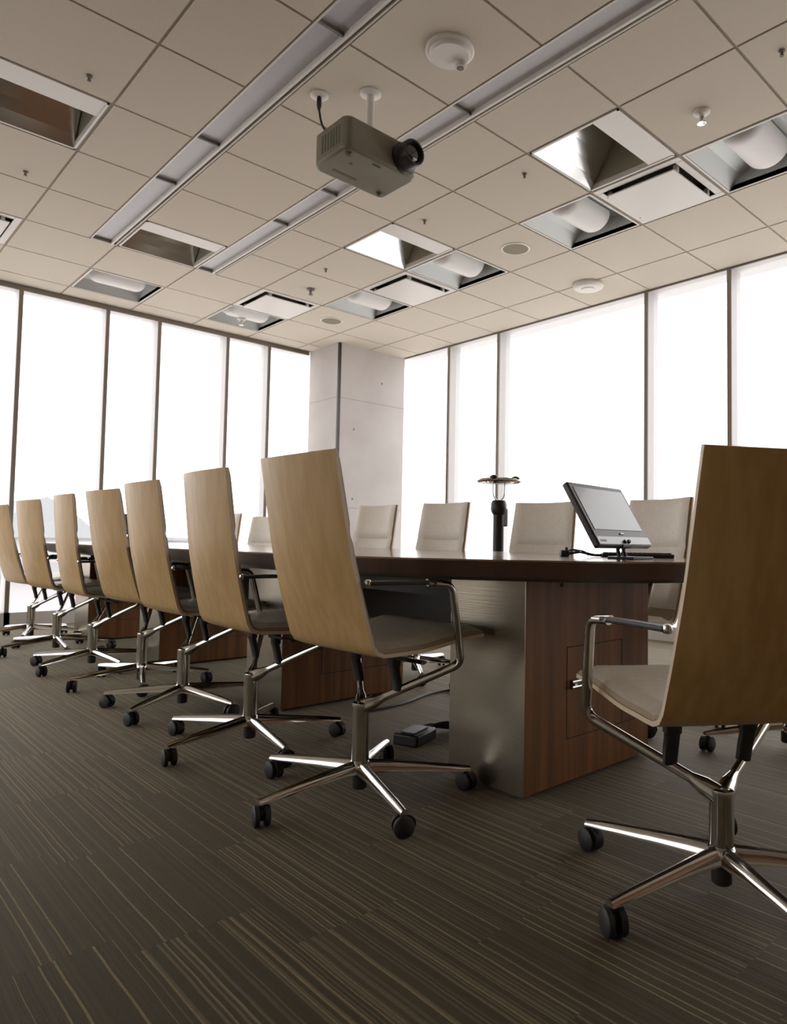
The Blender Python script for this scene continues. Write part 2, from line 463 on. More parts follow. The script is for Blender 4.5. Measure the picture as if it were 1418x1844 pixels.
# outside: hazy ground far below and pale buildings
m = MB(); m.box(-900, -900, -22.5, 900, 900, -22)
struct(m.build('ground', M_earth), 'hazy pale ground far below the windows')
m = MB(); m.box(-75, -60, -22, 75, 75, -21.9)  # bright sheet added out of view to bounce skylight up to the ceiling
struct(m.build('bounce_ground', M_bounce), 'unseen pale ground added to bounce light onto the ceiling')
def hall(x, y, w, d, h, rz, roof, label):
    o = empty('distant_hall', (x, y, -22), rz)
    q = MB(); q.box(-w/2, -d/2, 0, w/2, d/2, h)
    q.build('wall', M_bldg, o)
    q = MB()
    n = 10
    pts = [(-w/2-1, h)] + [(-w/2 - 1 + (w+2)*k/n, h + roof*(1-abs(2*k/n-1)**1.3)) for k in range(n+1)] + [(w/2+1, h)]
    for k in range(1, len(pts)-2):
        (xa, za), (xb, zb) = pts[k], pts[k+1]
        q.quad((xa, -d/2-1, za), (xb, -d/2-1, zb), (xb, d/2+1, zb), (xa, d/2+1, za))
        q.quad((xa, -d/2-1, h), (xb, -d/2-1, h), (xb, -d/2-1, zb), (xa, -d/2-1, za))
    q.build('roof', M_bldg2, o)
    q = MB(); q.box(-w/2-1.5, -d/2-1.5, h*0.80, w/2+1.5, -d/2, h*0.86)
    q.build('canopy', M_bldg2, o)
    return tag(o, label, 'building')
hall(22.5, 110, 11, 26, 22.5, 0.0, 5.0, 'pale arched-roof building seen hazily through the left windows')
hall(64, 170, 30, 20, 22, -0.15, 0.8, 'low flat-roofed hazy building farther right behind the left windows')

# ------------------------------------------------------------------ linear ceiling lights
def linear_light(x0, x1, ybreaks, label):
    o = empty('linear_ceiling_light', ((x0+x1)/2, (ybreaks[0]+ybreaks[-1])/2, H))
    ox, oy = o.location.x, o.location.y
    w = (x1-x0)/2; ya, yb_ = ybreaks[0]-oy, ybreaks[-1]-oy
    q = MB()
    q.box(-w+0.004, ya, -0.001, -w+0.012, yb_, 0.07)
    q.box(w-0.040, ya, -0.003, w-0.026, yb_, 0.07)
    q.box(w-0.008, ya, -0.001, w-0.002, yb_, 0.07)
    q.box(-w+0.004, yb_-0.010, -0.001, w-0.002, yb_, 0.07)
    q.build('trim_rail', M_white, o)
    q = MB()
    q.box(-w+0.012, ya, 0.055, w-0.008, yb_-0.01, 0.07)
    q.build('housing', M_lensdark, o)
    for k in range(len(ybreaks)-1):
        a, b2 = ybreaks[k]-oy, ybreaks[k+1]-oy
        q = MB(); q.box(-w+0.012, a+0.012, 0.022, w-0.042, b2-0.022, 0.03)
        q.build('diffuser', M_lens, o)
        q = MB(); q.box(-w+0.012, b2-0.022, 0.004, w-0.042, b2-0.010, 0.055)
        q.build('end_baffle', M_lensdark, o)
    return tag(o, label, 'ceiling light', 'linear slot lights')
linear_light(Xb, Xc, [YB, -0.53, 1.30, YR[0], YR[2], YR[3], YR[5]], 'long recessed slot light nearer the left windows, left of the projector')
linear_light(Xd, Xe, [YB, -0.53, YR[0], YR[2], YR[3], YR[5]], 'long recessed slot light passing behind the projector towards the top right')

# ------------------------------------------------------------------ reflector troffers
def reflector_light(x0, x1, y0, y1, label):
    cx, cy = (x0+x1)/2, (y0+y1)/2
    o = empty('reflector_ceiling_light', (cx, cy, H))
    w, d = (x1-x0)/2-0.012, (y1-y0)/2-0.012
    q = MB()
    q.box(-w, -d, -0.002, -w+0.012, d, 0.03); q.box(w-0.012, -d, -0.002, w, d, 0.03)
    q.box(-w, d-0.012, -0.002, w, d, 0.03); q.box(-w, -d, -0.002, w, -d+0.01, 0.03)
    q.build('flange', M_white, o)
    q = MB(); q.box(-w+0.012, -d+0.01, 0.002, w-0.012, -d+0.165, 0.03)
    q.build('ledge', M_white, o)
    q = MB()     # sloping mirror from the far edge up towards the viewer
    n = 6
    for k in range(n):
        a, b2 = k/n, (k+1)/n
        fa = lambda s: (d-0.012 - 0.21*s - 0.03*s*s, 0.31*s**0.95 + 0.001)
        (ya, za), (yb2, zb) = fa(a), fa(b2)
        q.quad((-w+0.012, ya, za), (w-0.012, ya, za), (w-0.012, yb2, zb), (-w+0.012, yb2, zb))
    q.build('reflector', M_mirror, o)
    q = MB()
    q.quad((w-0.006, -d, 0), (w-0.006, d, 0), (w-0.006, d, 0.36), (w-0.006, -d, 0.36))
    q.quad((-w+0.006, -d, 0), (-w+0.006, d, 0), (-w+0.006, d, 0.36), (-w+0.006, -d, 0.36))
    q.quad((-w, -d+0.004, 0), (w, -d+0.004, 0), (w, -d+0.004, 0.36), (-w, -d+0.004, 0.36))
    q.quad((-w, d, 0), (w, d, 0), (w, d, 0.36), (-w, d, 0.36))
    q.quad((-w, -d, 0.36), (w, -d, 0.36), (w, d, 0.36), (-w, d, 0.36))
    q.build('housing', M_plenum, o)
    return tag(o, label, 'ceiling light', 'mirror reflector lights')
for (x0, x1, k, kk), lb in zip(REFL, (
        'square mirror-reflector light with bright white face, nearest the upper right',
        'square mirror-reflector light with bright face between projector and round speaker grille',
        'square recessed light with olive mirror face between the two slot lights',
        'square recessed light with dark brown mirror face at the upper left edge')):
    reflector_light(x0, x1, YR[k], YR[kk], lb)

# ------------------------------------------------------------------ basket lights
def basket_light(x0, x1, y0, y1, label):
    cx, cy = (x0+x1)/2, (y0+y1)/2
    o = empty('basket_ceiling_light', (cx, cy, H))
    w, d = (x1-x0)/2-0.012, (y1-y0)/2-0.012
    q = MB()
    q.box(-w, -d, -0.002, -w+0.012, d, 0.03); q.box(w-0.012, -d, -0.002, w, d, 0.03)
    q.box(-w+0.012, d-0.012, -0.002, w-0.012, d, 0.03); q.box(-w+0.012, -d, -0.002, w-0.012, -d+0.012, 0.03)
    q.build('flange', M_white, o)
    q = MB()
    a, b2, t2, hh = w-0.012, d-0.012, 0.03, 0.13
    # slightly curved cove along y, flat ends
    n = 8
    prof = []
    for k in range(n+1):
        s = k/n
        yy = -b2 + 2*b2*s
        prof.append((yy, hh*(1-abs(2*s-1)**3.0)+0.002))
    for (ya, za), (yb2, zb) in zip(prof[:-1], prof[1:]):
        q.quad((-a, ya, za), (a, ya, za), (a, yb2, zb), (-a, yb2, zb))
    q.quad((-a, -b2, 0.0), (-a, b2, 0.0), (-a, b2, hh+0.01), (-a, -b2, hh+0.01))
    q.quad((a, -b2, 0.0), (a, b2, 0.0), (a, b2, hh+0.01), (a, -b2, hh+0.01))
    q.quad((-a, b2, 0.0), (a, b2, 0.0), (a, b2, hh), (-a, b2, hh))
    q.quad((-a, -b2, 0.0), (a, -b2, 0.0), (a, -b2, hh), (-a, -b2, hh))
    q.build('reflector_cove', M_coffer, o)
    q = MB()
    # half-round basket with rounded ends
    r = 0.125; Lh = a-0.035; rs = []; n = 18; mseg = 20
    for i in range(mseg+1):
        u = -1 + 2*i/mseg
        xx = Lh*u
        e = (Lh-abs(xx))
        k = 1.0 if e > r*0.7 else math.sqrt(max(0.0, 1-(1-e/(r*0.7))**2))
        k = max(k, 0.02)
        rs.append([(xx, r*k*cos(pi+pi*j/n), 0.112+0.88*r*k*sin(pi+pi*j/n)) for j in range(n+1)])
    vs = [[q.bm.verts.new(p) for p in rr] for rr in rs]
    for aa, bb in zip(vs[:-1], vs[1:]):
        for j in range(n):
            f = q.bm.faces.new((aa[j], aa[j+1], bb[j+1], bb[j])); f.smooth = True
    q.build('basket', M_basket, o, smooth=True)
    return tag(o, label, 'ceiling light', 'basket lights')
for (x0, x1, k, kk), lb in zip(BASK, (
        'basket light with white half-round lens cut by the right edge of the picture',
        'basket light with half-round lens just left of the largest diffuser plate',
        'basket light with white half-round lens near the round speaker grille, above the middle diffuser plate',
        'basket light with faint white lens below the middle diffuser plate',
        'basket light with long pale ridge above the left windows',
        'small far basket light with pale ridge just left of the concrete column')):
    basket_light(x0, x1, YR[k], YR[kk], lb)

# ------------------------------------------------------------------ air diffusers with hanging plates
def air_diffuser(x0, x1, y0, y1, label):
    cx, cy = (x0+x1)/2, (y0+y1)/2
    o = empty('air_diffuser', (cx, cy, H))
    w, d = (x1-x0)/2-0.010, (y1-y0)/2-0.010
    q = MB()
    f = 0.045
    q.box(-w, -d, -0.002, -w+f, d, 0.02); q.box(w-f, -d, -0.002, w, d, 0.02)
    q.box(-w+f, d-f, -0.002, w-f, d, 0.02); q.box(-w+f, -d, -0.002, w-f, -d+f, 0.02)
    q.build('frame', M_white, o, bevel=0.003)
    q = MB()
    a = w-f; b2 = d-f
    q.quad((-a, -b2, 0.1), (a, -b2, 0.1), (a, b2, 0.1), (-a, b2, 0.1))
    for p in (((-a, -b2), (a, -b2)), ((a, -b2), (a, b2)), ((a, b2), (-a, b2)), ((-a, b2), (-a, -b2))):
        q.quad((*p[0], 0), (*p[1], 0), (*p[1], 0.1), (*p[0], 0.1))
    q.build('duct_neck', M_groove, o)
    q = MB(); q.box(-a+0.018, -b2+0.018, -0.026, a-0.018, b2-0.018, -0.018)
    pl = q.build('plate', M_white, o, bevel=0.004)
    for sx in (-1, 1):
        for sy in (-1, 1):
            q = MB(); q.box(sx*(a-0.06)-0.012, sy*(b2-0.02)-0.006, -0.02, sx*(a-0.06)+0.012, sy*(b2-0.02)+0.02, 0.02)
            q.build('clip', M_white, pl)
    return tag(o, label, 'air vent', 'square plate diffusers')
for (x0, x1, k, kk), lb in zip(DIFF, (
        'largest square plate air diffuser with dark gap, upper right beside the bright reflector light',
        'middle square plate air diffuser, between the small reflector light and the right windows',
        'small square plate air diffuser above the column, right of the slot lights',
        'square plate air diffuser cut by the left edge of the picture')):
    air_diffuser(x0, x1, YR[k], YR[kk], lb)

# ------------------------------------------------------------------ small ceiling things
def detector():
    o = empty('smoke_detector', (2.021, 2.219, H))
    q = MB(); q.lathe([(0.108, 0), (0.110, -0.010), (0.102, -0.016), (0.098, -0.016)], n=40); q.build('base_ring', M_white, o)
    q = MB(); q.lathe([(0.094, -0.014), (0.092, -0.028), (0.086, -0.033), (0.02, -0.034), (0.001, -0.034)], n=40); q.build('housing', M_white, o)
    q = MB(); q.lathe([(0.027, -0.030), (0.027, -0.052), (0.024, -0.056), (0.017, -0.056)], (0.062, -0.004, 0), n=24); q.build('sounder', M_white, o)
    q = MB(); q.lathe([(0.0165, -0.036), (0.0165, -0.0575), (0.001, -0.058)], (0.062, -0.004, 0), n=20); q.build('indicator', M_lensdark, o)
    tag(o, 'large round white smoke detector with small knob, near the top centre', 'smoke detector')
detector()

def sprinkler(x, y, s, metal, label):
    o = empty('sprinkler_head', (x, y, H))
    q = MB(); q.lathe([(0.036*s, 0), (0.036*s, -0.006*s), (0.026*s, -0.014*s), (0.012*s, -0.016*s)], n=24); q.build('escutcheon', M_white if metal else M_lensdark, o)
    q = MB(); q.lathe([(0.011*s, -0.010*s), (0.010*s, -0.028*s), (0.006*s, -0.034*s), (0.004*s, -0.050*s)], n=16); q.build('body', M_chrome if metal else M_lensdark, o)
    q = MB(); q.lathe([(0.005*s, -0.048*s), (0.020*s, -0.050*s), (0.020*s, -0.054*s), (0.002*s, -0.056*s)], n=16); q.build('deflector', M_chrome if metal else M_lensdark, o)
    q = MB()
    for sx in (-1, 1): q.tube([(sx*0.010*s, 0, -0.024*s), (sx*0.013*s, 0, -0.038*s), (sx*0.004*s, 0, -0.050*s)], 0.0022*s, n=6)
    q.build('yoke', M_chrome if metal else M_lensdark, o)
    tag(o, label, 'sprinkler')
sprinkler(3.215, 1.630, 1.15, True, 'chrome and white sprinkler head on the upper right tile')
sprinkler(3.192, 5.262, 1.0, False, 'dark sprinkler head above the small diffuser plate')
sprinkler(3.162, 6.500, 1.2, True, 'faint white sprinkler head above the left windows, near the column')

PIN_LB = ('dark ceiling pin on the top left tile above the brown reflector light', 'dark ceiling pin near the left edge, below the brown reflector light',
          'dark ceiling pin left of the nearest bright reflector light', 'dark ceiling pin above the middle reflector light',
          'small dark ceiling pin on the tile left of the middle diffuser plate', 'dark ceiling pin at the top right edge')
pin0 = None
for (x, y), lb in zip(((0.937, 3.58), (0.937, 4.816), (3.043, 2.663), (3.025, 3.548), (3.033, 4.779), (3.052, 1.17)), PIN_LB):
    if pin0 is None:
        pin0 = empty('ceiling_pin', (x, y, H))
        q = MB(); q.lathe([(0.014, 0.0), (0.014, -0.005), (0.007, -0.008)], n=16); q.build('collar', M_lensdark, pin0)
        q = MB(); q.lathe([(0.007, -0.007), (0.007, -0.020), (0.009, -0.022), (0.009, -0.026), (0.002, -0.028)], n=14); q.build('stem', M_lensdark, pin0)
        pk = kid_map(pin0); p = pin0
    else:
        p = copy_tree(pin0, pk); p.location = (x, y, H)
    tag(p, lb, 'ceiling pin', 'small dark pins on the ceiling')

def speaker(x, y, r, label):
    o = empty('ceiling_speaker', (x, y, H))
    q = MB(); q.lathe([(r*1.14, 0.002), (r*1.14, -0.004), (r*1.0, -0.007), (r*0.98, -0.002)], n=36); q.build('rim', M_white, o)
    q = MB(); q.lathe([(r*0.985, -0.001), (r*0.98, -0.006), (0.001, -0.0075)], n=36); q.build('grille', M_speaker, o)
    tag(o, label, 'ceiling speaker', 'round speaker grilles')
speaker(3.797, 3.403, 0.096, 'larger round brown speaker grille on the right side of the ceiling')
speaker(3.810, 5.878, 0.098, 'small far round speaker grille above the concrete column')

o = empty('wireless_access_point', (4.762, 3.437, H))
q = MB(); q.lathe([(0.125, 0.0), (0.13, -0.018), (0.118, -0.032), (0.09, -0.04), (0.001, -0.042)], n=40); q.build('housing', M_white, o)
q = MB(); q.lathe([(0.06, -0.038), (0.055, -0.047), (0.001, -0.049)], n=30); q.build('cap', M_white, o)
tag(o, 'round white ceiling dome close to the right windows', 'access point')

# ------------------------------------------------------------------ projector
o = empty('projector', (1.852, 2.606, CAM_H+1.70))
hx, hy, ph = 0.202, 0.138, 0.150
q = MB()
poly = [(-hx+0.02, -hy), (hx-0.02, -hy), (hx, -hy+0.03), (hx, hy-0.02), (hx-0.02, hy), (-hx+0.03, hy), (-hx, hy-0.035), (-hx, -hy+0.03)]
q.prism(poly, 0.0, ph)
q.build('casing', M_projector, o, bevel=0.014)
q = MB()
q.box(-0.13, hy-0.075, -0.0015, 0.0, hy-0.060, 0.004)
q.build('label_strip', M_projdark, o)
q = MB()
for k in range(7):
    q.box(-hx-0.0015, -0.09+k*0.022, 0.035, -hx+0.004, -0.078+k*0.022, 0.115)
q.build('vent', M_projdark, o)
q = MB(); q.lathe([(0.007, 0.004), (0.0075, -0.0015), (0.001, -0.002)], (-0.10, -0.03, 0), n=14); q.build('screw', M_projdark, o)
q = MB(); q.tube([(-0.03, -0.10, -0.0005), (0.01, -0.10, -0.0005)], 0.004, n=8); q.build('latch', M_projdark, o)
for fx_, fy_ in ((-0.16, -0.10), (0.15, 0.09)):
    q = MB(); q.lathe([(0.014, 0.005), (0.013, -0.010), (0.010, -0.013), (0.001, -0.013)], (fx_, fy_, 0), n=18); q.build('foot', M_projdark, o)
# lens on the front (-y) face
LX, LZ = 0.115, 0.070
q = MB()
def ring_y(r, y, n=30): return [(LX + r*cos(2*pi*i/n), y, LZ + r*sin(2*pi*i/n)) for i in range(n)]
q.rings([ring_y(0.068, -hy+0.02), ring_y(0.068, -hy-0.015), ring_y(0.060, -hy-0.022), ring_y(0.060, -hy-0.075), ring_y(0.057, -hy-0.082), ring_y(0.048, -hy-0.082), ring_y(0.044, -hy-0.06)])
lo = q.build('lens_barrel', M_black, o)
q = MB(); q.rings([ring_y(0.045, -hy-0.064), ring_y(0.035, -hy-0.072), ring_y(0.015, -hy-0.076), ring_y(0.001, -hy-0.077)])
q.build('lens_glass', M_glasslens, lo)
tag(o, 'beige ceiling projector with black lens hanging upside down', 'projector')

o = empty('projector_mount', (1.955, 2.72, H))
q = MB(); q.lathe([(0.052, 0.0), (0.052, -0.006), (0.03, -0.012), (0.02, -0.014)], n=30); q.build('ceiling_plate', M_white, o)
q = MB(); q.lathe([(0.019, -0.010), (0.019, -0.285)], n=22); q.build('pole', M_white, o)
q = MB(); q.lathe([(0.019, -0.262), (0.034, -0.268), (0.034, -0.284), (0.02, -0.292)], n=22)
q.box(-0.15, -0.10, -0.302, 0.05, 0.005, -0.292); q.box(-0.15, -0.10, -0.338, -0.142, 0.005, -0.292); q.box(0.042, -0.10, -0.338, 0.05, 0.005, -0.292)
q.box(-0.15, -0.115, -0.3425, 0.06, -0.06, -0.335)
q.build('bracket', M_coffer, o)
tag(o, 'white ceiling pole and bracket carrying the projector', 'mount')
o = empty('projector_cable', (1.785, 2.912, H))
q = MB(); q.lathe([(0.045, 0.0), (0.045, -0.005), (0.03, -0.010), (0.012, -0.010)], n=26); q.build('ceiling_plate', M_white, o)
q = MB(); q.lathe([(0.009, -0.008), (0.012, -0.02), (0.012, -0.055), (0.007, -0.075), (0.004, -0.08)], n=14); q.build('plug', M_black, o)
q = MB(); q.tube(smooth_path([(0, 0, -0.07), (0.004, -0.02, -0.16), (0.02, -0.09, -0.255), (0.02, -0.16, -0.30), (0.02, -0.20, -0.355)], 0.08), 0.0055, n=10); q.build('cord', M_black, o)
tag(o, 'black cable dropping from a round ceiling plate to the projector', 'cable')

# ------------------------------------------------------------------ conference table
TC = (2.0, 3.70); TA, TB, TH = 0.75, 2.70, 0.740
def outline(a, endy, straight, n=22, p=1.75):
    pts = []
    def quad(sx, sy):
        out = []
        for k in range(n+1):
            t = (pi/2)*k/n
            cx_ = cos(t)**(2/p); sy_ = sin(t)**(2/p)
            out.append((sx*a*cx_, sy*(straight + (endy-straight)*sy_)))
        return out
    q1 = quad(1, 1); q2 = quad(-1, 1)[::-1]; q3 = quad(-1, -1); q4 = quad(1, -1)[::-1]
    for qq in (q1, q2, q3, q4):
        for p_ in qq:
            if not pts or (abs(p_[0]-pts[-1][0]) + abs(p_[1]-pts[-1][1])) > 1e-4: pts.append(p_)
    if (abs(pts[0][0]-pts[-1][0]) + abs(pts[0][1]-pts[-1][1])) < 1e-4: pts.pop()
    return pts
table = empty('conference_table', (TC[0], TC[1], 0))
tag(table, 'long boat-shaped brown wooden conference table on four wood and steel pedestals', 'table')
q = MB(); q.prism(outline(TA, TB, 1.62), TH-0.005, TH); q.build('table_top', M_top, table)
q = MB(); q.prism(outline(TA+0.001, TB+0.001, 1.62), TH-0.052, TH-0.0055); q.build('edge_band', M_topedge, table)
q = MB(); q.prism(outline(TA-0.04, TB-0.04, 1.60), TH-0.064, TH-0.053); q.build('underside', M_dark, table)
for i, (py0, py1) in enumerate(((1.410, 1.745), (2.865, 3.20), (4.31, 4.645), (5.70, 6.035))):
    x0, x1, y0, y1 = 1.640-TC[0], 2.352-TC[0], py0-TC[1], py1-TC[1]
    zt = TH-0.064
    q = MB(); q.box(x0+0.004, y0+0.012, 0.03, x1-0.004, y1-0.012, zt)
    pd = q.build('pedestal', M_dark, table)
    q = MB(); q.box(x0+0.03, y0+0.03, 0.0, x1-0.03, y1-0.03, 0.03); q.build('plinth', M_groove, pd)
    for ya, yb2 in ((y0, y0+0.012), (y1-0.012, y1)):
        q = MB(); q.box(x0+0.002, ya, 0.015, x1-0.002, yb2, zt-0.001); q.build('wood_panel', M_cherry, pd)
    for xa, xb2 in ((x0, x0+0.004), (x1-0.004, x1)):
        q = MB(); q.box(xa-0.001, y0+0.0005, 0.012, xb2, y1-0.0005, zt-0.002); q.build('steel_panel', M_steel, pd)
    # door in the near wood panel, outlined by a shadow gap
    dx0, dx1, dz0, dz1 = x0+0.21, x0+0.535, 0.150, 0.450
    q = MB()
    w_ = 0.003
    for bx in ((dx0, dz0, dx0+w_, dz1), (dx1-w_, dz0, dx1, dz1), (dx0, dz1-w_, dx1, dz1), (dx0, dz0, dx1+0.1, dz0+w_)):
        q.box(bx[0], y0-0.0008, bx[1], bx[2], y0+0.002, bx[3])
    q.build('door_gap', M_groove, pd)
    q = MB()
    for k in range(2): q.tube([(dx0+0.012, y0-0.012, 0.318+0.018*k), (dx0+0.062, y0-0.012, 0.318+0.018*k)], 0.006, n=10)
    q.box(dx0+0.030, y0-0.012, 0.318, dx0+0.044, y0, 0.336)
    q.build('latch', M_chrome, pd)
    q = MB(); q.tube([(dx0-0.03, y0-0.003, zt-0.022), (dx0-0.03, y0+0.004, zt-0.022)], 0.007, n=12); q.build('plug_cap', M_groove, pd)
for ya, yb2 in ((1.76, 2.85), (3.215, 4.30), (4.66, 5.69)):
    q = MB(); q.box(-0.014, ya-TC[1], 0.43, 0.014, yb2-TC[1], TH-0.064); q.build('modesty_panel', M_dark, table)
    q = MB(); q.box(-0.22, ya-TC[1]+0.05, TH-0.155, -0.06, yb2-TC[1]-0.05, TH-0.064); q.build('cable_tray', M_dark, table)

# ------------------------------------------------------------------ chairs
SH_Z = 0.38    # pivot height of the tilting shell
def shell_profile(n=34):
    ctrl = [(-0.262, 0.984), (-0.238, 0.860), (-0.205, 0.690), (-0.160, 0.530), (-0.118, 0.402), (0.06, 0.404), (0.24, 0.432), (0.298, 0.434)]
    P = smooth_path([(0, y, z) for y, z in ctrl], 0.042, 6)
    # resample evenly
    L_ = [0]
    for a, b2 in zip(P[:-1], P[1:]): L_.append(L_[-1] + (b2-a).length)
    out = []
    for i in range(n+1):
        s = L_[-1]*i/n
        k = 0
        while k < len(L_)-2 and L_[k+1] < s: k += 1
        t_ = (s-L_[k])/max(1e-9, L_[k+1]-L_[k])
        out.append(P[k].lerp(P[k+1], t_))
    return out, L_[-1]
PROF, PLEN = shell_profile()
def halfwidth(i):
    y, z = PROF[i].y, PROF[i].z
    u_ = i/len(PROF)
    pts = ((0.0, 0.194), (0.30, 0.204), (0.58, 0.212), (0.70, 0.216), (1.0, 0.246))
    for (a0, w0), (a1, w1) in zip(pts[:-1], pts[1:]):
        if u_ <= a1: return w0 + (w1-w0)*(u_-a0)/(a1-a0)
    return 0.246
def shell_surface(i, v, off, shrink=0.0):
    """point on the moulded shell; i profile index, v in -1..1 across, off towards the sitter"""
    p = PROF[i]
    a = PROF[max(i-1, 0)]; c = PROF[min(i+1, len(PROF)-1)]
    t_ = (c-a).normalized()
    nrm = Vector((0, -t_.z, t_.y))        # towards the sitter
    hw = halfwidth(i) - shrink
    s_ = min(1.0, max(0.0, (i/len(PROF) - 0.36)/0.20))     # 0 on the back, 1 on the seat
    s_ = s_*s_*(3-2*s_)
    curve = 0.026*(1-s_) + 0.003*s_
    o_ = off + curve*(abs(v)**2.2 - 1.0)
    return Vector((v*hw, p.y, p.z)) + nrm*o_
def layered(q, i0, i1, off0, off1, shrink0, shrink1, nv=14, round_edge=False, seam=None, edge_mi=0):
    idx = list(range(i0, i1+1))
    lo = [[], []]
    for layer in (0, 1):
        for i in idx:
            row = []
            for j in range(nv+1):
                v = -1 + 2*j/nv
                off = off0 if layer == 0 else off1
                sh = shrink0 if layer == 0 else shrink1
                if layer == 1 and round_edge:
                    ed = min((1-abs(v))/0.16, 1.0); e2 = min((min(i-i0, i1-i))/1.6, 1.0)
                    f_ = math.sqrt(max(0, 1-(1-ed)**2))*0.55 + 0.45
                    f_ *= (0.5 + 0.5*math.sqrt(max(0, 1-(1-e2)**2)))
                    if seam is not None and abs(i-seam) == 0: f_ *= 0.45
                    off = off0 + (off1-off0)*f_
                p = shell_surface(i, v, off, sh)
                row.append(q.bm.verts.new((p.x, p.y, p.z-SH_Z)))
            lo[layer].append(row)
    A, B = lo
    n, m_ = len(idx), nv+1
    for i in range(n-1):
        for j in range(m_-1):
            f = q.bm.faces.new((A[i][j], A[i][j+1], A[i+1][j+1], A[i+1][j])); f.smooth = True
            f = q.bm.faces.new((B[i][j], B[i+1][j], B[i+1][j+1], B[i][j+1])); f.smooth = True
    for i in range(n-1):
        for j, s in ((0, 1), (m_-1, -1)):
            f = q.bm.faces.new((A[i][j], A[i+1][j], B[i+1][j], B[i][j]) if s > 0 else (A[i][j], B[i][j], B[i+1][j], A[i+1][j]))
            f.material_index = edge_mi
    for j in range(m_-1):
        for i in (0, n-1):
            f = q.bm.faces.new((A[i][j], B[i][j], B[i][j+1], A[i][j+1])); f.material_index = edge_mi

